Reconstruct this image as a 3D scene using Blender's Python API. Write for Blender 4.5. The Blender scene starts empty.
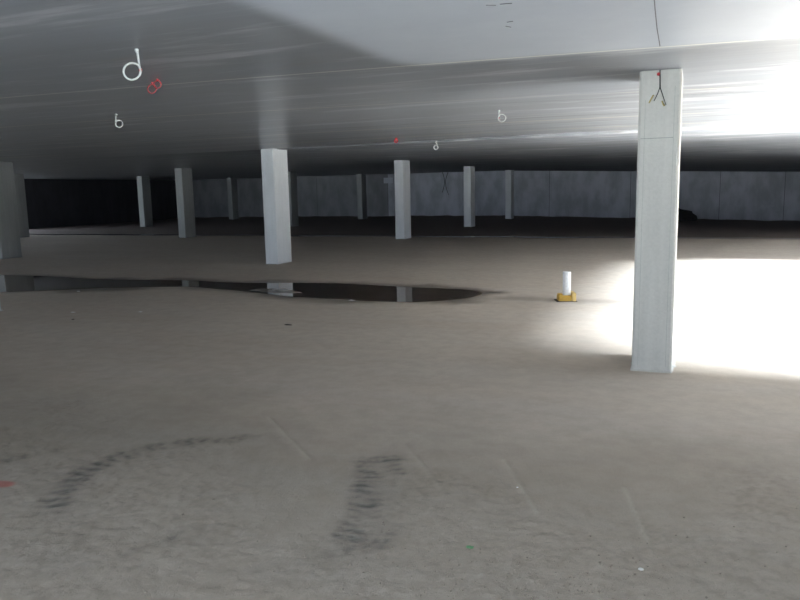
import bpy, bmesh, math, random
import numpy as np
from mathutils import Matrix, Vector, noise
random.seed(4)
scn = bpy.context.scene
C = scn.collection
# ------------------------------------------------------------------ camera
# x runs across the column rows, y along them, origin at the nearest white column of the middle row
A = 0.3851141
CAM = Vector((9.0683, -14.7626, 1.6))
F_PX, PITCH, ROLL = 725.05, 0.1497544, 0.0201884
def rotA(x, y): return (x*math.cos(A) - y*math.sin(A), x*math.sin(A) + y*math.cos(A))
cp, sp, cr, sr = math.cos(PITCH), math.sin(PITCH), math.cos(ROLL), math.sin(ROLL)
def W(v):
    a = rotA(v[0], v[1]); return Vector((a[0], a[1], v[2]))
right = W((cr, -sr*sp, -sr*cp)); up = W((sr, cr*sp, cr*cp)); back = W((0, -cp, sp))
cd = bpy.data.cameras.new('camera'); cam = bpy.data.objects.new('camera', cd); C.objects.link(cam)
cd.sensor_width = 36; cd.sensor_fit = 'HORIZONTAL'; cd.lens = F_PX/800*36; cd.clip_start = .05; cd.clip_end = 400
m = Matrix.Identity(4)
for r in range(3):
    m[r][0], m[r][1], m[r][2], m[r][3] = right[r], up[r], back[r], CAM[r]
cam.matrix_world = m; scn.camera = cam
def at(px, py, z=0.0):
    """the point of the level z that the photo shows at px,py"""
    d = right*((px-400)/F_PX) + up*((300-py)/F_PX) - back
    return CAM + d*((z-1.6)/d.z)
# ------------------------------------------------------------------ materials
def mat(name):
    m = bpy.data.materials.new(name); m.use_nodes = True
    nt = m.node_tree; return m, nt, nt.nodes['Principled BSDF']
def nd(nt, t, **k):
    n = nt.nodes.new(t)
    for a, b in k.items():
        if a.startswith('i_'): n.inputs[a[2:]].default_value = b
        else: setattr(n, a, b)
    return n
def mth(nt, op, a, b=None, clamp=False):
    n = nt.nodes.new('ShaderNodeMath'); n.operation = op; n.use_clamp = clamp
    for i, v in enumerate((a, b)):
        if v is None: continue
        if isinstance(v, (int, float)): n.inputs[i].default_value = v
        else: nt.links.new(v, n.inputs[i])
    return n.outputs[0]
def mix(nt, fac, a, b, kind='MIX'):
    n = nt.nodes.new('ShaderNodeMix'); n.data_type = 'RGBA'; n.blend_type = kind
    for s, v in ((n.inputs[0], fac), (n.inputs[6], a), (n.inputs[7], b)):
        if isinstance(v, (int, float)): s.default_value = v
        elif isinstance(v, (tuple, list)): s.default_value = (*v[:3], 1)
        else: nt.links.new(v, s)
    return n.outputs[2]
def coords(nt, scale=(1, 1, 1), rot=(0, 0, 0)):
    g = nt.nodes.new('ShaderNodeNewGeometry'); mp = nt.nodes.new('ShaderNodeMapping')
    nt.links.new(g.outputs['Position'], mp.inputs[0]); mp.inputs['Scale'].default_value = scale
    mp.inputs['Rotation'].default_value = rot
    return mp.outputs[0]
def nz(nt, vec, scale, detail=4, rough=.55, lo=.3, hi=.7):
    n = nd(nt, 'ShaderNodeTexNoise'); n.inputs['Scale'].default_value = scale
    n.inputs['Detail'].default_value = detail; n.inputs['Roughness'].default_value = rough
    nt.links.new(vec, n.inputs['Vector'])
    return ramp(nt, n.outputs[0], lo, hi)
def ramp(nt, v, lo, hi, a=0., b=1., smooth=True):
    n = nt.nodes.new('ShaderNodeMapRange'); n.interpolation_type = 'SMOOTHSTEP' if smooth else 'LINEAR'
    nt.links.new(v, n.inputs[0])
    for i, x in zip((1, 2, 3, 4), (lo, hi, a, b)): n.inputs[i].default_value = x
    return n.outputs[0]
def bump(nt, h, bsdf, dist=.005, s=.5):
    b = nd(nt, 'ShaderNodeBump'); b.inputs['Distance'].default_value = dist; b.inputs['Strength'].default_value = s
    nt.links.new(h, b.inputs['Height']); nt.links.new(b.outputs[0], bsdf.inputs['Normal'])
def plain(name, col, rough=.6, metal=0.):
    m, nt, b = mat(name)
    n = nz(nt, coords(nt), 30, 3)
    c = mix(nt, n, tuple(x*.85 for x in col), col); nt.links.new(c, b.inputs['Base Color'])
    b.inputs['Roughness'].default_value = rough; b.inputs['Metallic'].default_value = metal
    return m
def concrete(name, col, streak=.12, rough=.8, blotch=.15, cool=None):
    m, nt, b = mat(name)
    big = nz(nt, coords(nt, (1, 1, .5)), 1.7, 5); fine = nz(nt, coords(nt), 45, 4)
    st = nz(nt, coords(nt, (9, 9, .35)), 1.3, 4, .6)
    c = mix(nt, big, tuple(x*(1-blotch) for x in col), col)
    c = mix(nt, mth(nt, 'MULTIPLY', st, streak), c, tuple(x*.45 for x in col))
    c = mix(nt, mth(nt, 'MULTIPLY', fine, .12), c, tuple(min(1, x*1.4) for x in col))
    nt.links.new(c, b.inputs['Base Color']); b.inputs['Roughness'].default_value = rough
    bump(nt, fine, b, .002, .4)
    return m
# ceiling: smooth off-form concrete
def ceiling_mat():
    m, nt, b = mat('smooth off-form ceiling concrete')
    sep = nd(nt, 'ShaderNodeSeparateXYZ'); nt.links.new(coords(nt), sep.inputs[0]); X, Y = sep.outputs[0], sep.outputs[1]
    warp = nd(nt, 'ShaderNodeTexNoise'); warp.inputs['Scale'].default_value = .5; nt.links.new(coords(nt), warp.inputs['Vector'])
    fine_st = nz(nt, coords(nt, (.10, 5, 1), (0, 0, .012)), 1.0, 6, .68, .32, .68)
    mid_st = nz(nt, coords(nt, (.25, 1.6, 1)), .8, 4, .6, .35, .7)
    mott = nz(nt, coords(nt, (1, 1.6, 1)), 2.2, 5, .6)
    col = mix(nt, fine_st, (.172, .188, .212), (.25, .27, .30))
    col = mix(nt, mth(nt, 'MULTIPLY', mid_st, .45), col, (.18, .182, .185))
    col = mix(nt, mth(nt, 'MULTIPLY', mott, .25), col, (.26, .262, .265))
    # pale laitance smears
    sm = nz(nt, coords(nt, (.5, 3.2, 1), (0, 0, .35)), 1.1, 5, .65, .52, .68)
    col = mix(nt, mth(nt, 'MULTIPLY', sm, .6), col, (.46, .47, .49))
    rust = nz(nt, coords(nt, (.6, 1.6, 1), (0, 0, .2)), 1.4, 4, .6, .62, .8)
    col = mix(nt, mth(nt, 'MULTIPLY', rust, .35), col, (.26, .20, .13))
    # bright reflection on the entrance side of the first joint, painted into the colour
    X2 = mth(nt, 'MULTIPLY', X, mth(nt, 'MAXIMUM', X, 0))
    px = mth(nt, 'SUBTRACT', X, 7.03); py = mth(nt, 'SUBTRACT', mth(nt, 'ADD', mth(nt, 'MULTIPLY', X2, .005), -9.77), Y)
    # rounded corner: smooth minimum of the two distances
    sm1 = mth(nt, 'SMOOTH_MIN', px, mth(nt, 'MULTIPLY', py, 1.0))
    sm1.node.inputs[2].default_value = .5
    painted_refl = ramp(nt, sm1, -.14, .10)
    refl_col = mix(nt, mott, (.41, .44, .49), (.435, .465, .51))
    col = mix(nt, painted_refl, col, refl_col)
    # board joints and stain lines that run across the bays
    for y0, w, tone, k in ((-9.77, .020, (.75, .73, .62), 1.), (-7.6, .03, (.50, .47, .40), .8), (-7.1, .012, (.03, .03, .03), .9),
                           (-5.9, .05, (.16, .16, .16), .5), (-5.4, .03, (.42, .41, .38), .5),
                           (-4.6, .05, (.06, .06, .06), .8), (-4.0, .07, (.46, .42, .32), .8), (-3.4, .06, (.06, .06, .06), .7),
                           (-2.4, .08, (.07, .07, .07), .7), (-1.9, .08, (.44, .40, .31), .7), (-8.0, .01, (.12, .12, .12), .4)):
        yy = mth(nt, 'ADD', mth(nt, 'SUBTRACT', mth(nt, 'SUBTRACT', Y, mth(nt, 'MULTIPLY', X2, .005 if y0 < -9 else .012 if y0 < -5 else .006)), y0), mth(nt, 'MULTIPLY', mth(nt, 'SUBTRACT', warp.outputs[0], .5), .05 if y0 > -9 else .01))
        d = mth(nt, 'ABSOLUTE', yy)
        f = mth(nt, 'MULTIPLY', ramp(nt, d, w*.4, w*1.3, 1., 0.), k)
        f = mth(nt, 'MULTIPLY', f, ramp(nt, mid_st, 0, 1, .5, 1.))
        col = mix(nt, f, col, tone)
    nt.links.new(col, b.inputs['Base Color'])
    r = mix(nt, fine_st, (.28, .28, .28), (.32, .32, .32)); r = mix(nt, painted_refl, r, (.36, .36, .36))
    far = mth(nt, 'MULTIPLY', ramp(nt, Y, YLIP-.01, YLIP+.01), ramp(nt, X, -7, 2))
    r = mix(nt, far, r, (.55, .55, .55)); nt.links.new(r, b.inputs['Roughness'])
    dull = mth(nt, 'MAXIMUM', mth(nt, 'MAXIMUM', far, painted_refl), ramp(nt, X, 4.5, 8.5))
    nt.links.new(mth(nt, 'SUBTRACT', .48, mth(nt, 'MULTIPLY', dull, .42)), b.inputs['Specular IOR Level'])
    b.inputs['IOR'].default_value = 1.5
    return m
def floor_mat():
    m, nt, b = mat('compacted pale earth floor')
    at_ = lambda n: nd(nt, 'ShaderNodeAttribute', attribute_name=n).outputs['Fac']
    mark, pale, dark, wet, sub, red = [at_(n) for n in ('mark', 'pale', 'crumb', 'damp', 'subsoil', 'spray')]
    big = nz(nt, coords(nt, (.5, 1, 1)), .7, 5, .6); sweep = nz(nt, coords(nt, (.28, 1.5, 1), (0, 0, .12)), 1.3, 5, .6)
    med = nz(nt, coords(nt), 6, 5, .65); fine = nz(nt, coords(nt), 55, 5, .7, .35, .65); grit = nz(nt, coords(nt), 220, 3, .7, .35, .65)
    c = mix(nt, big, (.52, .43, .345), (.60, .51, .42))
    c = mix(nt, mth(nt, 'MULTIPLY', sweep, .5), c, (.57, .51, .445))
    c = mix(nt, mth(nt, 'MULTIPLY', med, .32), c, (.33, .27, .21))
    c = mix(nt, mth(nt, 'MULTIPLY', fine, .22), c, (.42, .38, .32))
    c = mix(nt, mth(nt, 'MULTIPLY', grit, .15), c, (.17, .15, .12))
    c = mix(nt, at_('churned'), c, mix(nt, .42, c, (.10, .082, .058)))
    c = mix(nt, sub, c, mix(nt, med, (.15, .115, .10), (.20, .16, .14)))
    c = mix(nt, mth(nt, 'MULTIPLY', wet, .88), c, (.075, .052, .038))
    c = mix(nt, dark, c, (.12, .10, .08))
    c = mix(nt, mark, c, (.095, .088, .080))
    c = mix(nt, pale, c, (.50, .45, .36))
    c = mix(nt, red, c, (.42, .07, .06))
    nt.links.new(c, b.inputs['Base Color'])
    r = mix(nt, wet, (.9, .9, .9), (.35, .35, .35)); nt.links.new(r, b.inputs['Roughness'])
    h = mth(nt, 'ADD', mth(nt, 'MULTIPLY', med, .8), mth(nt, 'ADD', mth(nt, 'MULTIPLY', fine, .5), mth(nt, 'MULTIPLY', grit, .2)))
    bump(nt, h, b, .005, .5)
    return m
YLIP = -.42
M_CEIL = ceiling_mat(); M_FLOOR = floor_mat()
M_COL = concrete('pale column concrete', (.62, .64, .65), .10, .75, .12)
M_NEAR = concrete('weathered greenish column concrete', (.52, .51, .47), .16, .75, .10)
M_COL_SHADE = concrete('shade-darkened column concrete', (.33, .34, .33), .2, .8, .15)  # darker copy of the column colour, shade of the left rows painted in
M_WALL = concrete('grey precast wall concrete', (.50, .52, .57), .10, .8, .35)
M_DARK = concrete('near-black wall concrete', (.06, .06, .068), .3, .9, .3)  # near-black base colour for the far stretch of the left wall
M_JOINT = plain('dark joint sealant', (.16, .16, .175), .8)
M_GROUND = concrete('pale gravel yard', (.26, .25, .23), .1, .9, .2)
M_WHITE = plain('white plastic conduit', (.62, .63, .62), .4)
M_RED = plain('red plastic', (.55, .05, .06), .5)
M_YEL = plain('yellow timber', (.62, .38, .06), .6)
M_YEL2 = plain('pale yellow timber', (.70, .50, .18), .6)
M_PIPE = plain('white pvc pipe', (.80, .81, .82), .35)
M_WIRE = plain('dark wire', (.05, .055, .05), .6)
M_OCHRE = plain('yellow wire end', (.52, .42, .16), .6)
M_BLUE = plain('blue paint', (.06, .07, .4), .6)
M_SCRAP = plain('white scrap', (.8, .8, .8), .6)
M_CHIP = plain('dark chip', (.05, .04, .035), .8)
M_RUB = plain('dark earth', (.035, .032, .03), .95)
M_CLOD = plain('earth clod', (.25, .21, .165), .95)
M_GREEN = plain('green scrap', (.12, .26, .12), .8)
def puddle_mat():
    m, nt, b = mat('shallow muddy water')
    n = nz(nt, coords(nt), 1.2, 4)
    nt.links.new(mix(nt, n, (.055, .040, .031), (.085, .062, .048)), b.inputs['Base Color'])
    b.inputs['Roughness'].default_value = .03; b.inputs['IOR'].default_value = 1.33
    w = nz(nt, coords(nt), 9, 2); bump(nt, w, b, .001, .05)
    return m
M_PUD = puddle_mat()
# ------------------------------------------------------------------ helpers
def link(name, bm, m, parent=None, smooth=False):
    me = bpy.data.meshes.new(name); bm.normal_update()
    if smooth:
        for f in bm.faces: f.smooth = True
    bm.to_mesh(me); bm.free(); o = bpy.data.objects.new(name, me); C.objects.link(o); me.materials.append(m)
    if parent: o.parent = parent
    return o
def tag(o, label, cat, group=None, kind=None):
    o['label'] = label; o['category'] = cat
    if group: o['group'] = group
    if kind: o['kind'] = kind
    return o
def struct(o): o['kind'] = 'structure'; return o
def box(bm, x0, x1, y0, y1, z0, z1):
    vs = [bm.verts.new((x, y, z)) for z in (z0, z1) for x, y in ((x0, y0), (x1, y0), (x1, y1), (x0, y1))]
    for f in ((3, 2, 1, 0), (4, 5, 6, 7), (0, 1, 5, 4), (1, 2, 6, 5), (2, 3, 7, 6), (3, 0, 4, 7)): bm.faces.new([vs[i] for i in f])
    return vs
def tube(bm, pts, r, n=8, cap=True):
    pts = [Vector(p) for p in pts]; rings = []
    for i, p in enumerate(pts):
        t = (pts[min(i+1, len(pts)-1)] - pts[max(i-1, 0)]).normalized()
        a = t.orthogonal() if i == 0 else (rings_a - t*rings_a.dot(t))
        a.normalize(); rings_a = a; b = t.cross(a)
        rr = r[i] if isinstance(r, (list, tuple)) else r
        rings.append([bm.verts.new(p + (a*math.cos(k*2*math.pi/n) + b*math.sin(k*2*math.pi/n))*rr) for k in range(n)])
    for i in range(len(rings)-1):
        for k in range(n): bm.faces.new((rings[i][k], rings[i][(k+1) % n], rings[i+1][(k+1) % n], rings[i+1][k]))
    if cap: bm.faces.new(rings[0][::-1]); bm.faces.new(rings[-1])
def empty(name, loc, rz=0):
    o = bpy.data.objects.new(name, None); o.empty_display_size = .2; C.objects.link(o); o.location = loc; o.rotation_euler = (0, 0, rz); return o
# the slab and the floor sink a little towards the far right corner
def sag(x, y):
    return -.025*max(0, x+1)*min(1, max(0, (y-9)/17))
XL, XR, Y0, YB = -23.2, 21.0, -16.0, 26.0
YLIP = -.42
def ceil_z(x, y):
    if y <= -9.36: return 2.52
    lip = .055*min(1, max(0, (x+.5)/7))
    if y <= YLIP: return 2.52 + (.05+lip)*(y+9.36)/(9.36+YLIP)
    if y <= YLIP+.06: return 2.57 + lip*(1-(y-YLIP)/.06)
    return 2.57 + .02*min(1, (y-YLIP)/8) + (sag(x, y) - .10*max(0, min(1, (x+1)/14))*min(1, max(0, (y-9)/17)))
# ------------------------------------------------------------------ ceiling with the light well at the right
VX0, VX1, VY0, VY1 = 13.0, 20.4, -7.0, 1.6
WX0, WX1, WY0, WY1 = 17.6, 20.6, 3.6, 9.5  # second well, out of view, added to bring more light to the far bays
def slab():
    xs = sorted(set([XL-.3, -18, -12, -6, -1, 3, 7, 9, 14, 18, XR+.3, VX0, VX1, WX0, WX1]))
    ys = sorted(set([Y0-.3, -12, -9.372, -9.36, -6, -3, YLIP, YLIP+.03, YLIP+.06, 4, 9, 14, 20, YB+.3, VY0, VY1, WY0, WY1]))
    bm = bmesh.new()
    lo = {}; hi = {}
    for i, x in enumerate(xs):
        for j, y in enumerate(ys):
            z = ceil_z(x, y)
            lo[i, j] = bm.verts.new((x, y, z)); hi[i, j] = bm.verts.new((x, y, 2.95))
    solid = lambda i, j: 0 <= i < len(xs)-1 and 0 <= j < len(ys)-1 and not (VX0-.01 <= xs[i] < VX1-.01 and VY0-.01 <= ys[j] < VY1-.01) and not (WX0-.01 <= xs[i] < WX1-.01 and WY0-.01 <= ys[j] < WY1-.01)
    for i in range(len(xs)-1):
        for j in range(len(ys)-1):
            if not solid(i, j): continue
            bm.faces.new((lo[i, j], lo[i, j+1], lo[i+1, j+1], lo[i+1, j])); bm.faces.new((hi[i, j], hi[i+1, j], hi[i+1, j+1], hi[i, j+1]))
            for (di, dj, a, b) in ((-1, 0, (i, j), (i, j+1)), (1, 0, (i+1, j+1), (i+1, j)), (0, -1, (i+1, j), (i, j)), (0, 1, (i, j+1), (i+1, j+1))):
                if not solid(i+di, j+dj): bm.faces.new((lo[b], lo[a], hi[a], hi[b]))
    bmesh.ops.recalc_face_normals(bm, faces=bm.faces)
    for k in [v for v in bm.verts if not v.link_faces]: bm.verts.remove(k)
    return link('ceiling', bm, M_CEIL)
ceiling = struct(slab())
def ceil_mark(pts, w, m, name):
    bm = bmesh.new()
    for (a, b) in zip(pts, pts[1:]):
        a = Vector(a); b = Vector(b); t = (b-a).normalized(); s = Vector((-t.y, t.x, 0))*w/2
        z = -.0025
        q = [bm.verts.new(Vector((p.x, p.y, ceil_z(p.x, p.y)+z+dz))) for dz in (0, .005) for p in (a-s, b-s, b+s, a+s)]
        for f in ((3, 2, 1, 0), (4, 5, 6, 7), (0, 1, 5, 4), (1, 2, 6, 5), (2, 3, 7, 6), (3, 0, 4, 7)): bm.faces.new([q[i] for i in f])
    return link(name, bm, m, ceiling)
# short dents and scratches in the ceiling's painted bright zone
for seg in (((486, 5), (496, 5)), ((500, 4), (512, 3)), ((507, 22), (513, 21)), ((506, 26), (511, 27))):
    ceil_mark([at(*p, 2.52) for p in seg], .006, M_JOINT, 'dent')
ceil_mark([at(*p, 2.52) for p in ((652, -30), (655, 8), (657, 28), (660, 46))], .006, M_JOINT, 'hairline_crack')
# ------------------------------------------------------------------ walls
def seg_wall(name, x0, x1, y0, y1, m, top=2.8, bot=-.7):
    bm = bmesh.new(); box(bm, x0, x1, y0, y1, bot, top); return struct(link(name, bm, m))
seg_wall('wall_back', XL-.3, -8.1, YB, YB+.3, concrete('light-falloff precast wall concrete', (.26, .265, .28), .1, .8, .3))  # light falling off leftwards is painted into this stretch's darker colour
wb = seg_wall('wall_back', -8.1, XR+.3, YB, YB+.3, M_WALL)
# joints of the precast panels
for x in (-12.94, -8.1, -3.2, 1.6, 5.9, 10.26, 13.2, 17.6):
    bm = bmesh.new(); box(bm, x-.012, x+.012, YB-.008, YB+.002, -.6, 2.75); link('panel_joint', bm, M_JOINT, wb)
bm = bmesh.new(); box(bm, -8.35, -7.75, YB-.03, YB+.002, 2.05, 2.38); pv = link('pale_patch', bm, plain('pale wall rectangle', (.6, .63, .68), .7), wb)  # lighter rectangle set on the wall face
pv['label'] = 'small pale rectangular patch high on the wall'
seg_wall('wall_right', XR, XR+.3, Y0-.3, YB+.3, M_WALL)
# left wall: open to daylight between two stretches
wl = bmesh.new(); box(wl, XL-.3, XL, 12.2, YB, -.7, 2.8); struct(link('wall_left', wl, M_DARK))
wl = bmesh.new(); box(wl, XL-.3, XL, Y0-.3, -2.0, -.7, 2.8); struct(link('wall_left', wl, M_WALL))
# entrance side behind the viewer
wf = bmesh.new(); box(wf, XL-.3, -21.5, Y0-.3, Y0, -.7, 2.8); box(wf, -3.0, 5.0, Y0-.3, Y0, -.7, 2.8); box(wf, 12.0, XR+.3, Y0-.3, Y0, -.7, 2.8); struct(link('wall_front', wf, M_WALL))
g = bmesh.new(); box(g, XL-.3, XR+30, -60, Y0-.3, -.3, -.02); struct(link('ground', g, M_GROUND))
g = bmesh.new(); box(g, -70, XL-.3, -60, 60, -.3, -.02); struct(link('ground', g, M_GROUND))
# ------------------------------------------------------------------ floor
# wheel tracks seen in the dust, given by their centre lines in the plan
def P2(px, py): p = at(px, py); return (p.x, p.y)
tracks = [([P2(*q) for q in ((378, 452), (380, 480), (375, 505), (366, 530), (350, 552))], .15, 1.0),
          ([P2(*q) for q in ((272, 438), (200, 441), (150, 448), (110, 460), (75, 478), (55, 500), (45, 525))], .09, .95),
          ([P2(*q) for q in ((70, 446), (35, 455), (0, 462), (-60, 476))], .06, .7),
          ([P2(*q) for q in ((118, 557), (150, 544), (190, 531))], .05, .8),
          ([P2(*q) for q in ((235, 566), (265, 570), (300, 562), (345, 548), (400, 538))], .06, .7)]
ridges = [([P2(*q) for q in ((268, 417), (290, 439), (309, 459))], .9), ([P2(*q) for q in ((404, 444), (420, 462), (446, 496))], .5),
          ([P2(*q) for q in ((504, 460), (518, 483), (537, 515))], .9), ([P2(*q) for q in ((624, 488), (638, 520), (652, 552))], .8),
          ([P2(*q) for q in ((600, 562), (598, 600), (598, 640))], .6), ([P2(*q) for q in ((480, 575), (460, 590), (440, 604))], .5)]
pud1 = [(-40, 291), (-20, 276), (20, 275.5), (60, 277), (120, 280), (180, 280.5), (240, 283), (300, 283), (345, 284), (400, 287), (440, 288.5), (470, 290.5), (482, 293.5),
        (470, 297.5), (450, 300), (430, 301.5), (400, 302), (360, 300.5), (320, 298), (285, 296.5), (262, 293), (230, 290), (190, 287), (140, 287), (100, 288), (60, 290), (20, 291.5)]
pud1 = [P2(*q) for q in pud1]
def seg_d(p, poly):
    best = (9e9, 0, 0); s0 = 0
    for a, b in zip(poly, poly[1:]):
        ax, ay = a; bx, by = b; dx, dy = bx-ax, by-ay; L = math.hypot(dx, dy)
        t = max(0, min(1, ((p[0]-ax)*dx+(p[1]-ay)*dy)/(L*L)))
        d = math.hypot(p[0]-ax-t*dx, p[1]-ay-t*dy)
        if d < best[0]: best = (d, s0+t*L, (dx*(p[1]-ay)-dy*(p[0]-ax)))
        s0 += L
    return best
def np_seg(X, Y, poly):
    D = np.full(X.shape, 9e9); S = np.zeros(X.shape); N = np.zeros(X.shape); s0 = 0
    for a, b in zip(poly, poly[1:]):
        dx, dy = b[0]-a[0], b[1]-a[1]; L = math.hypot(dx, dy)
        t = np.clip(((X-a[0])*dx+(Y-a[1])*dy)/(L*L), 0, 1)
        d = np.hypot(X-a[0]-t*dx, Y-a[1]-t*dy); m_ = d < D
        D = np.where(m_, d, D); S = np.where(m_, s0+t*L, S); N = np.where(m_, np.sign(dx*(Y-a[1])-dy*(X-a[0]))*d, N); s0 += L
    return D, S, N
def ss(x, a, b):
    t = np.clip((x-a)/(b-a), 0, 1); return t*t*(3-2*t)
_rng = np.random.RandomState(3)
_tab = _rng.rand(256, 256)
def vn(X, Y, f, o=0):
    x = X*f+o*17.3; y = Y*f+o*31.7; xi = np.floor(x).astype(int); yi = np.floor(y).astype(int); fx = x-xi; fy = y-yi
    fx = fx*fx*(3-2*fx); fy = fy*fy*(3-2*fy); T = lambda a, b: _tab[a % 256, b % 256]
    return (T(xi, yi)*(1-fx)+T(xi+1, yi)*fx)*(1-fy)+(T(xi, yi+1)*(1-fx)+T(xi+1, yi+1)*fx)*fy
def fbm(X, Y, f, n=4, o=0):
    s = 0; a = .5
    for k in range(n): s = s+a*vn(X, Y, f*2**k, o+k); a *= .5
    return s/(1-.5**n)
def axis(lo, f0, f1, hi, d):
    a = list(np.arange(f0, f1, d)); s = d; x = f0
    left = []
    while x > lo: s *= 1.12; x -= min(s, .16); left.append(max(x, lo))
    right_ = []; s = d; x = a[-1]
    while x < hi: s *= 1.12; x += min(s, .16); right_.append(min(x, hi))
    return np.array(left[::-1]+a+right_)
gx = axis(XL-.3, 4.6, 10.6, XR+.3, .014); gy = axis(Y0-.3, -12.9, -9.4, YB+.3, .014)
GX, GY = np.meshgrid(gx, gy, indexing='ij')
near = ss(-GY, 8.5, 11.0)*ss(GX, 3, 5)*ss(-GX, -12.5, -11)
rough = near*(.25+.75*ss(fbm(GX, GY, .9, 3, 5)+(-GY-11.2)*.30, .38, .62))
Z = np.zeros(GX.shape)
for i, x in enumerate(gx): Z[i] = [sag(x, y) for y in gy]
f1 = fbm(GX, GY, 2.5, 4, 1); f2 = fbm(GX, GY, 14, 3, 2)
Z += (f1-.5)*.010*near + rough*((f2-.5)*.010+(fbm(GX, GY, 34, 2, 6)-.5)*.007)
crumb = ss(fbm(GX, GY, 38, 3, 11)+.5*(fbm(GX, GY, 3, 3, 13)-.5), .5, .85)*rough*.22
mark = np.zeros(GX.shape); pale = np.zeros(GX.shape)
for poly, w, k in tracks:
    D, S, N = np_seg(GX, GY, poly)
    L = sum(math.dist(a, b) for a, b in zip(poly, poly[1:]))
    ends = ss(S, .0, .12*L)*ss(L-S, 0, .12*L)
    body = ss(w-D+(f2-.5)*.09, -.03, .06)*ends
    tread = .5+.5*np.sin((S+np.abs(N)*.12)*2*math.pi/(.075 if w > .1 else .085)+(fbm(GX, GY, 8, 2, 15)-.5)*5)
    tread = ss(tread, .35, .75)
    patchy = ss(fbm(GX, GY, 6, 4, 9), .30, .62)*(.55+.45*ss(fbm(GX, GY, 40, 2, 19), .35, .6))
    mark = np.maximum(mark, body*k*(.5+.38*tread)*(.15+.85*patchy))
    Z -= body*.003*tread*patchy
for poly, k in ridges:
    D, S, N = np_seg(GX, GY, poly)
    r = ss(.014-D, -.006, .012)*k*(.5+.5*ss(fbm(GX, GY, 9, 2, 4), .25, .5)); pale = np.maximum(pale, r*.32); Z += r*.006
    Z -= ss(.05-np.abs(D-.05), 0, .05)*k*.002
# damp earth round the water and along the old drain line
D, S, N = np_seg(GX, GY, pud1+[pud1[0]])
cx = [p[0] for p in pud1]
inside = np.zeros(GX.shape, bool)
for a, b in zip(pud1, pud1[1:]+[pud1[0]]):
    c_ = ((a[1] > GY) != (b[1] > GY)); xx = (b[0]-a[0])*(GY-a[1])/((b[1]-a[1]) if abs(b[1]-a[1]) > 1e-9 else 1e-9)+a[0]
    inside ^= c_ & (GX < xx)
sd = np.where(inside, -D, D)
wetn = fbm(GX, GY, 1.6, 4, 7)
damp = ss(.42-sd+(wetn-.5)*.9, 0, .45)
D2, _, _ = np_seg(GX, GY, [P2(440, 296), P2(500, 298), P2(556, 300), P2(600, 301), P2(660, 304), P2(715, 305)])
damp = np.maximum(damp, .62*ss(.34-D2+(wetn-.5)*.7, 0, .35)*(1-.5*ss(GX, 7.4, 8.6)))
edge = 8.9+(fbm(GX, GY*0, .35, 3, 8)-.5)*.9
strip = ss(.42-np.abs(GY-edge-.3)+(wetn-.5)*.4, 0, .2)
damp = np.maximum(damp, strip)
subsoil = ss(GY-edge, -.15, .2)
bank = ss(GY, 23.5, 25.6)*.10*(.4+fbm(GX, GY, 1.3, 3, 3)); Z += bank
red = np.zeros(GX.shape)
D, S, N = np_seg(GX, GY, [P2(-14, 482), P2(-2, 484), P2(7, 485)]); red = ss(.05-D+(f2-.5)*.05, 0, .03)*.6
churned = ss(-GY+(fbm(GX, GY, .8, 4, 12)-.5)*1.6, 9.2, 11.4)
nxs, nys = len(gx), len(gy)
co = np.stack([GX, GY, Z], -1).reshape(-1, 3)
idx = np.arange(nxs*nys).reshape(nxs, nys)
quads = np.stack([idx[:-1, :-1], idx[1:, :-1], idx[1:, 1:], idx[:-1, 1:]], -1).reshape(-1, 4)
me = bpy.data.meshes.new('floor'); me.vertices.add(len(co)); me.vertices.foreach_set('co', co.ravel())
me.loops.add(quads.size); me.loops.foreach_set('vertex_index', quads.ravel().astype(np.int32))
me.polygons.add(len(quads)); me.polygons.foreach_set('loop_start', (np.arange(len(quads))*4).astype(np.int32))
me.polygons.foreach_set('loop_total', np.full(len(quads), 4, np.int32)); me.update(calc_edges=True)
me.polygons.foreach_set('use_smooth', np.ones(len(quads), bool))
for n, a in (('mark', mark), ('pale', pale), ('crumb', crumb), ('damp', damp), ('subsoil', subsoil), ('spray', red), ('churned', churned)):
    at_ = me.attributes.new(n, 'FLOAT', 'POINT'); at_.data.foreach_set('value', np.clip(a, 0, 1).ravel().astype(np.float32))
me.materials.append(M_FLOOR); fl = bpy.data.objects.new('floor', me); C.objects.link(fl); struct(fl)
def floor_z(x, y):
    i = int(np.clip(np.searchsorted(gx, x), 1, nxs-1)); j = int(np.clip(np.searchsorted(gy, y), 1, nys-1))
    tx = (x-gx[i-1])/(gx[i]-gx[i-1]); ty = (y-gy[j-1])/(gy[j]-gy[j-1])
    return float((Z[i-1, j-1]*(1-tx)+Z[i, j-1]*tx)*(1-ty)+(Z[i-1, j]*(1-tx)+Z[i, j]*tx)*ty)
# ------------------------------------------------------------------ puddles
def puddle(pts, label, z=.004, wob=.05, fine=6):
    ring = []
    n = len(pts)
    for i in range(n):      # Catmull-Rom outline
        p0, p1, p2, p3 = [Vector((*pts[(i+k-1) % n], 0)) for k in range(4)]
        for s in range(fine):
            t = s/fine
            q = .5*((2*p1)+(-p0+p2)*t+(2*p0-5*p1+4*p2-p3)*t*t+(-p0+3*p1-3*p2+p3)*t**3)
            q.y += (noise.noise(Vector((q.x*2.2, q.y*2.2, 1)))*wob); ring.append(q)
    bm = bmesh.new()
    vs = [bm.verts.new((q.x, q.y, z+floor_z(q.x, q.y))) for q in ring]
    f = bm.faces.new(vs)
    if f.normal.z < 0: f.normal_flip()
    r = bmesh.ops.extrude_face_region(bm, geom=[f]); 
    for v in [g for g in r['geom'] if isinstance(g, bmesh.types.BMVert)]: v.co.z -= .006
    bmesh.ops.recalc_face_normals(bm, faces=bm.faces)
    bmesh.ops.triangulate(bm, faces=bm.faces)
    o = link('puddle', bm, M_PUD); tag(o, label, 'puddle'); return o
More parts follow.
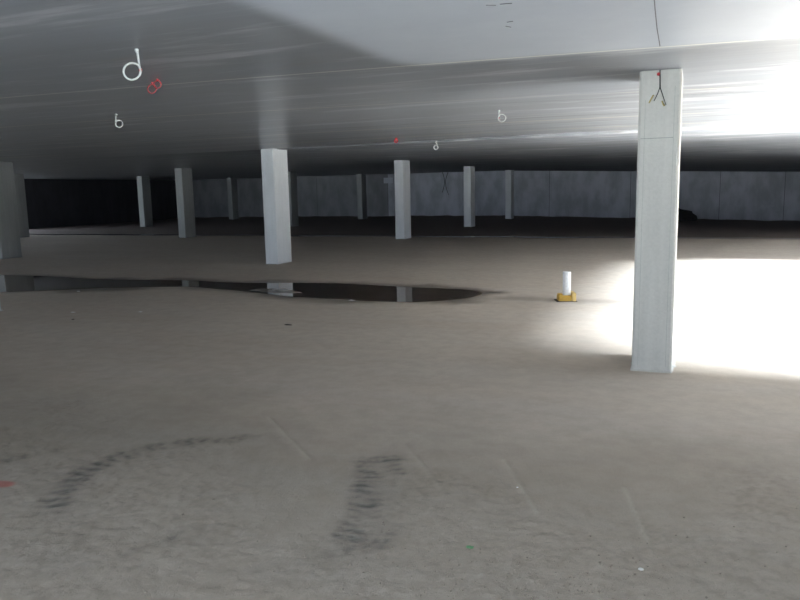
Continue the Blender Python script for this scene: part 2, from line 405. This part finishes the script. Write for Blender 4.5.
puddle(pud1, 'long shallow dark puddle across the middle of the earth floor')
def strip_pud(x0, x1, w, label):
    xs = np.linspace(x0, x1, 14); top = []; bot = []
    for k, x in enumerate(xs):
        e = 8.9+(float(fbm(np.array([x]), np.array([0.]), .35, 3, 8)[0])-.5)*.9+.3
        ww = w*(.35+.65*math.sin(math.pi*min(1, max(0, (k+.3)/13.6))))*(.7+.5*random.random())
        top.append((x, e+ww/2)); bot.append((x, e-ww/2))
    puddle(top+bot[::-1], label, wob=.02, fine=3)
strip_pud(-6.5, -1.2, .5, 'thin dark puddle on the far floor, behind the nearest white column')
strip_pud(.2, 7.9, .55, 'thin dark puddle on the far floor, crossing behind the right foreground column')
strip_pud(-19.5, -9.6, .5, 'thin dark puddle on the far floor, in front of the black wall at the left')
# pale crust left in the long puddle
bm = bmesh.new()
for k in range(16):
    p = at(258+random.random()*34, 288.5+random.random()*5)
    pts = []
    a0 = random.random()*6
    L_ = .05+random.random()*.16
    vs = [bm.verts.new((p.x+math.cos(a)*L_*(.7+.5*random.random()), p.y+math.sin(a)*L_*.45*(.6+.6*random.random()), .0065)) for a in [i*math.pi/4 for i in range(8)]]
    top = bm.faces.new(vs)
    r = bmesh.ops.extrude_face_region(bm, geom=[top])
    for v in [g_ for g_ in r['geom'] if isinstance(g_, bmesh.types.BMVert)]: v.co.z -= .002
bmesh.ops.recalc_face_normals(bm, faces=bm.faces)
tag(link('foam_scum', bm, plain('pale scum', (.34, .32, .29), .6)), 'pale scum floating near the left third of the long puddle', 'scum', kind='stuff')
# ------------------------------------------------------------------ columns
W1, W2 = .327, .626
def column(x, y, label, w1=W1, w2=W2, ch=.018, base='ring', sink=.03):
    t = empty('concrete_column', (x, y, floor_z(x, y)))
    tag(t, label, 'column', 'concrete columns holding up the slab')
    top = ceil_z(x, y-w2/2)+.05 - t.location.z
    if y > YLIP-w2: top = max(ceil_z(x, y-w2/2), ceil_z(x, y+w2/2)) + .03 - t.location.z
    bm = bmesh.new(); prof = []
    hx, hy = w1/2, w2/2
    prof = [(-hx+ch, -hy), (hx-ch, -hy), (hx, -hy+ch), (hx, hy-ch), (hx-ch, hy), (-hx+ch, hy), (-hx, hy-ch), (-hx, -hy+ch)]
    zs = [-sink]+[k*.2 for k in range(1, 12)]+[top]
    rings = []
    for z in zs: rings.append([bm.verts.new((a, b, z)) for a, b in prof])
    for r0, r1 in zip(rings, rings[1:]):
        for k in range(8): bm.faces.new((r0[k], r0[(k+1) % 8], r1[(k+1) % 8], r1[k]))
    bm.faces.new(rings[0][::-1]); bm.faces.new(rings[-1])
    M_COL = M_COL_SHADE if x < -4 else M_NEAR if x > 5 else globals()['M_COL']
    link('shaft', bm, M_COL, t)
    # thin spill of mortar around the foot
    bm = bmesh.new(); n = 40; o_, i_ = [], []
    for k in range(n):
        a = 2*math.pi*k/n; c, s = math.cos(a), math.sin(a)
        q = max(abs(c)/hx, abs(s)/hy); bx, by = c/q, s/q
        e = .02+.05*abs(noise.noise(Vector((x*3+c*1.7, y+s*1.7, 3))))
        X_, Y_ = x+bx+c*e, y+by+s*e
        o_.append(bm.verts.new((bx+c*e, by+s*e, floor_z(X_, Y_)-t.location.z-.004))); i_.append(bm.verts.new((bx*.98, by*.98, .018)))
    for k in range(n): bm.faces.new((o_[k], o_[(k+1) % n], i_[(k+1) % n], i_[k]))
    link('foot_mortar', bm, M_COL, t)
    return t
cols = {}
for key, x, y, lab in (
    ('M', 8.773, -7.942, 'largest and nearest concrete column, in the right foreground, forked wire at its top'),
    ('F', .186, -.268, 'bright concrete column with two white faces, second largest, beyond the long puddle'),
    ('I', .009, 8.013, 'medium white concrete column at the photo centre, mirrored in the puddle'),
    ('J', .010, 15.829, 'narrow white concrete column in front of the far wall, just right of the dangling cables'),
    ('K', -.155, 23.959, 'smallest concrete column of the middle row, nearly touching the far grey wall'),
    ('A', -8.191, -.491, 'wide dark-sided concrete column at the left edge of the photo'),
    ('D', -8.803, 7.903, 'concrete column with a pale narrow face, first to the left of the brightest column'),
    ('G', -8.914, 15.982, 'dark concrete column mostly hidden behind the brightest column'),
    ('H', -8.873, 23.911, 'slim pale concrete column against the far grey wall, between two larger white columns'),
    ('B', -16.708, 7.236, 'dark concrete column peeping out behind the wide column at the left edge'),
    ('C', -17.347, 15.492, 'thin column with one pale edge standing out against the black wall'),
    ('E', -18.02, 24.26, 'thin dim concrete column at the corner where the black wall meets the grey wall'),
    ('N', -.31, -7.646, 'sliver of a concrete column cut off by the left edge, nearer than the long puddle')):
    cols[key] = column(x, y, lab)
M = cols['M']
bm = bmesh.new(); box(bm, -W1/2+.02, W1/2-.05, -W2/2-.0025, -W2/2+.002, 1.985, 1.991)
link('form_joint', bm, plain('grey joint', (.32, .34, .31), .8), M)
bm = bmesh.new(); box(bm, -W1/2+.05, -W1/2+.054, -W2/2-.002, -W2/2+.002, .05, 2.3); link('board_mark', bm, plain('grey board mark', (.42, .43, .39), .8), M)
bm = bmesh.new(); box(bm, W1/2-.05, W1/2-.045, -W2/2-.002, -W2/2+.002, .05, 2.4); link('board_mark', bm, plain('grey board mark', (.42, .43, .39), .8), M)
# ------------------------------------------------------------------ forked wire on the nearest column
yf = -7.942-W2/2-.008
def onface(px, py):
    d = right*((px-400)/F_PX)+up*((300-py)/F_PX)-back; k = (yf-CAM.y)/d.y; p = CAM+d*k; return p
w = empty('hanging_wire', onface(660, 72)); tag(w, 'dark forked wire with a red tag at the top of the nearest column', 'wire')
def child_tube(name, pts, r, m, parent, n=6):
    bm = bmesh.new(); tube(bm, [Vector(p)-parent.location for p in pts], r, n); return link(name, bm, m, parent, True)
child_tube('wire_stem', [onface(660, 68), onface(660, 78), onface(660, 88)], .005, M_WIRE, w)
child_tube('wire_end', [onface(660, 87), onface(657.5, 94), onface(654, 101)], .0035, M_WIRE, w)
child_tube('wire_end', [onface(660, 87), onface(663, 96), onface(666, 105)], .0035, M_WIRE, w)
child_tube('wire_tip', [onface(653.5, 95), onface(651, 99), onface(649, 103)], .006, M_OCHRE, w)
child_tube('wire_tip', [onface(662, 101), onface(663, 104), onface(664.5, 106)], .006, M_OCHRE, w)
bm = bmesh.new(); bmesh.ops.create_icosphere(bm, subdivisions=2, radius=.014); rt = link('tag', bm, M_RED, w, True); rt.location = onface(658.5, 74)-w.location; rt['label'] = 'red tag'
# ------------------------------------------------------------------ coils of conduit hanging from the ceiling
def face_pt(anchor, px, py):
    """point on the upright plane through the anchor that faces the entrance corner"""
    n = (CAM-anchor); n.z = 0; n.normalize(); d = right*((px-400)/F_PX)+up*((300-py)/F_PX)-back
    k = (anchor-CAM).dot(n)/d.dot(n); return CAM+d*k
def coil(tx, ty, cx, cy, rpx, label, m, r, turns=1.25, start=0., name='hanging_conduit', tie=None, cw=1, cat='conduit'):
    a = at(tx, ty, 2.55)
    for _ in range(4): a = at(tx, ty, ceil_z(a.x, a.y))
    t = empty(name, a); tag(t, label, cat)
    pts = [a+Vector((0, 0, .01)), face_pt(a, tx+(cx+rpx-tx)*.45*(1 if cw > 0 else 0), (ty+cy)/2-rpx*.4)] if cw > 0 else [a+Vector((0, 0, .01)), face_pt(a, (tx+cx-rpx)/2, (ty+cy)/2-rpx*.3)]
    N = 40
    for k in range(N+1):
        th = (0 if cw > 0 else math.pi)-cw*0+(-cw)*(-1)*2*math.pi*turns*k/N
        pts.append(face_pt(a, cx+rpx*math.cos(th)*(1+.05*k/N), cy+rpx*math.sin(th)*(1+.05*k/N))+(CAM-a).normalized()*.012*k/N)
    bm = bmesh.new(); tube(bm, [p-a for p in pts], r, 6); link('coil', bm, m, t, True)
    bm = bmesh.new(); tube(bm, [(0, 0, .008), (0, 0, -.02)], r*1.8, 8); link('grommet', bm, m, t, True)
    if tie:
        bm = bmesh.new(); p = face_pt(a, *tie)-a; bmesh.ops.create_icosphere(bm, subdivisions=2, radius=r*1.9); q = link('tie', bm, M_RED, t, True); q.location = p; q['label'] = 'red tie'
    return t
coil(136.5, 49, 132, 71.5, 8.2, 'large white conduit loop hanging from the ceiling at the left', M_WHITE, .0065, 1.1, tie=(140.5, 70))
coil(116, 114, 119, 124, 3.4, 'small white conduit loop hanging below and left of the large one', M_WHITE, .0075, 1.1, cw=-1)
coil(499, 110, 502, 118, 3.7, 'grey-white conduit loop hanging from the middle of the ceiling', plain('grey conduit', (.6, .62, .6), .5), .007, 1.1, cw=-1, tie=(498.5, 118))
coil(436, 142, 436, 147.5, 2.0, 'tiny white conduit loop hanging just beyond the bright ceiling edge', M_WHITE, .010, 1.1)
coil(152, 82, 152, 89, 4.2, 'left one of two red wire loops hanging by the pale ceiling joint', M_RED, .0035, 1.05, name='hanging_wire_loop', cat='wire')
coil(157, 79, 157.5, 84.5, 3.6, 'right one of two red wire loops hanging by the pale ceiling joint', M_RED, .0035, 1.05, name='hanging_wire_loop', cat='wire')
coil(396, 138, 396, 141, 1.4, 'tiny red wire knot hanging above the medium white column at the photo centre', M_RED, .012, 1.05, name='hanging_wire_loop', cat='wire')
# two dark cables against the far wall
t = empty('dangling_cable', (-4.0, 24.8, ceil_z(-4, 24.8))); tag(t, 'pair of dark cables dangling from the ceiling before the far grey wall', 'cable')
for dx, L_, s in ((-.22, 1.15, .12), (.12, 1.3, -.16)):
    bm = bmesh.new(); tube(bm, [(dx+s*math.sin(k/3), 0, -.0-L_*k/10) for k in range(11)], .022, 6); link('strand', bm, M_WIRE, t, True)
# ------------------------------------------------------------------ white pipe stub in a yellow block
pb = at(566.5, 300.5)
t = empty('pipe_stub', (pb.x, pb.y, floor_z(pb.x, pb.y)), A-.05); tag(t, 'white upright pipe stub set in a small yellow block on the floor', 'pipe')
bm = bmesh.new(); n = 24; R0, R1, H = .057, .051, .415
rg = [[bm.verts.new((rr*math.cos(2*math.pi*k/n), rr*math.sin(2*math.pi*k/n), z)) for k in range(n)] for rr, z in ((R0, -.01), (R0, H-.01), (R0-.003, H), (R1, H), (R1, .05))]
for a, b in zip(rg, rg[1:]):
    for k in range(n): bm.faces.new((a[k], a[(k+1) % n], b[(k+1) % n], b[k]))
bm.faces.new(rg[-1])
p = link('pipe', bm, M_PIPE, t, True)
def bevel_box(name, x0, x1, y0, y1, z0, z1, m, parent, bev=.008):
    bm = bmesh.new(); box(bm, x0, x1, y0, y1, z0, z1); bmesh.ops.bevel(bm, geom=bm.edges[:], offset=bev, segments=2, affect='EDGES'); return link(name, bm, m, parent)
bevel_box('block', -.125, .055, -.11, -.060, 0, .085, M_YEL, t)
bevel_box('block', -.125, .055, .06, .10, 0, .08, M_YEL, t)
bevel_box('end_block', .057, .112, -.13, .10, 0, .125, M_YEL2, t)
bevel_box('wedge', -.125, -.060, -.058, .058, 0, .105, M_YEL, t)
bevel_box('foot_strip', -.16, .13, -.135, .12, -.012, .008, M_CHIP, t, .003)
# ------------------------------------------------------------------ heap and litter
def lump(name, px, py, size, m, label, cat, flat=.5, group=None, seed=0, pos=None, sub=3):
    p = pos if pos else at(px, py); bm = bmesh.new(); bmesh.ops.create_icosphere(bm, subdivisions=sub, radius=1)
    for v in bm.verts:
        k = 1+.35*noise.noise(v.co*1.6+Vector((seed, 2, 5)))+.15*noise.noise(v.co*4+Vector((seed, 1, 1)))
        v.co = Vector((v.co.x*size[0]*k, v.co.y*size[1]*k, max(-.25, v.co.z)*size[2]*k))
    o = link(name, bm, m); o.location = (p.x, p.y, floor_z(p.x, p.y)+size[2]*.1); tag(o, label, cat, group); return o
lump('rubble_heap', 0, 0, (.75, .5, .55), M_RUB, 'dark heap of earth at the foot of the far wall, right of the nearest column', 'heap', pos=Vector((8.35, 24.6, 0)), seed=3)
lump('white_scrap', 73, 312.5, (.035, .02, .008), M_SCRAP, 'small white scrap on the floor, leftmost of the two nearer than the puddle', 'scrap', seed=1)
lump('white_scrap', 140.5, 312, (.03, .02, .008), M_SCRAP, 'small white scrap on the floor, right one of the two nearer than the puddle', 'scrap', seed=2)
lump('dark_chip', 288, 325, (.05, .02, .010), M_CHIP, 'dark flat chip lying alone on the open floor', 'chip', seed=3)
lump('dark_chip', 73, 319.5, (.02, .02, .006), M_CHIP, 'tiny dark chip just nearer than the left white scrap', 'chip', seed=5)
lump('white_scrap', 352, 300.5, (.05, .02, .010), M_SCRAP, 'white scrap at the near edge of the long puddle', 'scrap', seed=6)
lump('white_scrap', 78.5, 291.5, (.03, .02, .010), M_SCRAP, 'tiny white speck at the left near edge of the long puddle', 'scrap', seed=7)
lump('pebble', 641, 569, (.011, .009, .008), plain('pale stone', (.6, .58, .54), .8), 'pale pebble among dark crumbs in the right foreground', 'pebble', seed=8, sub=2)
lump('white_fleck', 517.5, 487.5, (.006, .005, .003), M_SCRAP, 'tiny white fleck beside the pale ridge in the foreground', 'scrap', seed=8, sub=2)
lump('green_scrap', 470, 547.5, (.018, .012, .004), M_GREEN, 'small green scrap pressed in the foreground dirt', 'scrap', seed=9)
# painted stroke at the right edge in the bright patch
for nm, m_, q, lab in (('paint_stroke', M_RED, ((789, 289), (800, 288)), 'red painted stroke on the sunlit floor at the right edge'),
                 ('paint_stroke', M_BLUE, ((795, 292), (804, 299)), 'blue painted stroke on the sunlit floor under the red one')):
    a, b = at(*q[0]), at(*q[1]); tt = (b-a).normalized(); s = Vector((-tt.y, tt.x, 0))*.035
    bm = bmesh.new(); vs = [bm.verts.new((v.x, v.y, .004)) for v in (a-s, b-s*.6, b+s, a+s*.7)]; f = bm.faces.new(vs)
    r = bmesh.ops.extrude_face_region(bm, geom=[f])
    for v in [g_ for g_ in r['geom'] if isinstance(g_, bmesh.types.BMVert)]: v.co.z -= .005
    bmesh.ops.recalc_face_normals(bm, faces=bm.faces); tag(link(nm, bm, m_), lab, 'paint mark')
# crumbs of earth in the churned foreground
bm = bmesh.new(); cnt = 0
while cnt < 700:
    if cnt % 3: px, py = random.gauss(560, 70), 600-abs(random.gauss(0, 30))
    else: px, py = random.uniform(-20, 820), random.uniform(500, 615)
    if random.random() < .25: px, py = random.gauss(385, 60), random.gauss(545, 20)
    if py < 455: continue
    p = at(px, py); s = .0015+abs(random.gauss(0, .0018)); z = floor_z(p.x, p.y)
    g_ = bmesh.ops.create_icosphere(bm, subdivisions=1, radius=s)
    for v in g_['verts']:
        v.co = Vector((v.co.x*random.uniform(.7, 1.3), v.co.y*random.uniform(.7, 1.3), v.co.z*random.uniform(.5, .9)))+Vector((p.x, p.y, z+s*.25))
    cnt += 1
tag(link('earth_crumbs', bm, M_CLOD), 'loose crumbs of dry earth strewn over the churned foreground', 'crumbs', kind='stuff')
# ------------------------------------------------------------------ light
wd = bpy.data.worlds.new('sky'); scn.world = wd; wd.use_nodes = True
bg = wd.node_tree.nodes['Background']; bg.inputs[0].default_value = (.72, .84, 1, 1); bg.inputs[1].default_value = 1.3
sd_ = bpy.data.lights.new('sun', 'SUN'); so = bpy.data.objects.new('sun', sd_); C.objects.link(so)
sd_.energy = 46; sd_.angle = math.radians(29); sd_.color = (.78, .89, 1)
so.rotation_euler = Vector((-3.3, -.15, -2.6)).to_track_quat('-Z', 'Y').to_euler()
def portal(name, loc, rot, sx, sy):
    l = bpy.data.lights.new(name, 'AREA'); l.shape = 'RECTANGLE'; l.size = sx; l.size_y = sy; l.cycles.is_portal = True
    o = bpy.data.objects.new(name, l); C.objects.link(o); o.location = loc; o.rotation_euler = rot
portal('portal_well', ((VX0+VX1)/2, (VY0+VY1)/2, 2.96), (0, 0, 0), VX1-VX0, VY1-VY0)
portal('portal_well', ((WX0+WX1)/2, (WY0+WY1)/2, 2.96), (0, 0, 0), WX1-WX0, WY1-WY0)  # portal of the added second well
portal('portal_entrance', (8.5, Y0-.31, 1.28), (math.radians(90), 0, 0), 7, 2.5)
portal('portal_entrance', (-12.25, Y0-.31, 1.28), (math.radians(90), 0, 0), 18.5, 2.5)
portal('portal_side', (XL-.31, 5.1, 1.28), (0, math.radians(-90), 0), 2.5, 14.2)
# ------------------------------------------------------------------ view
vs_ = scn.view_settings; vs_.view_transform = 'Standard'; vs_.look = 'None'; vs_.gamma = 1; vs_.exposure = 2.12
scn.display_settings.display_device = 'sRGB'
scn.cycles.use_denoising = True; scn.cycles.max_bounces = 10; scn.cycles.diffuse_bounces = 8; scn.cycles.glossy_bounces = 5
scn.cycles.sample_clamp_indirect = 8
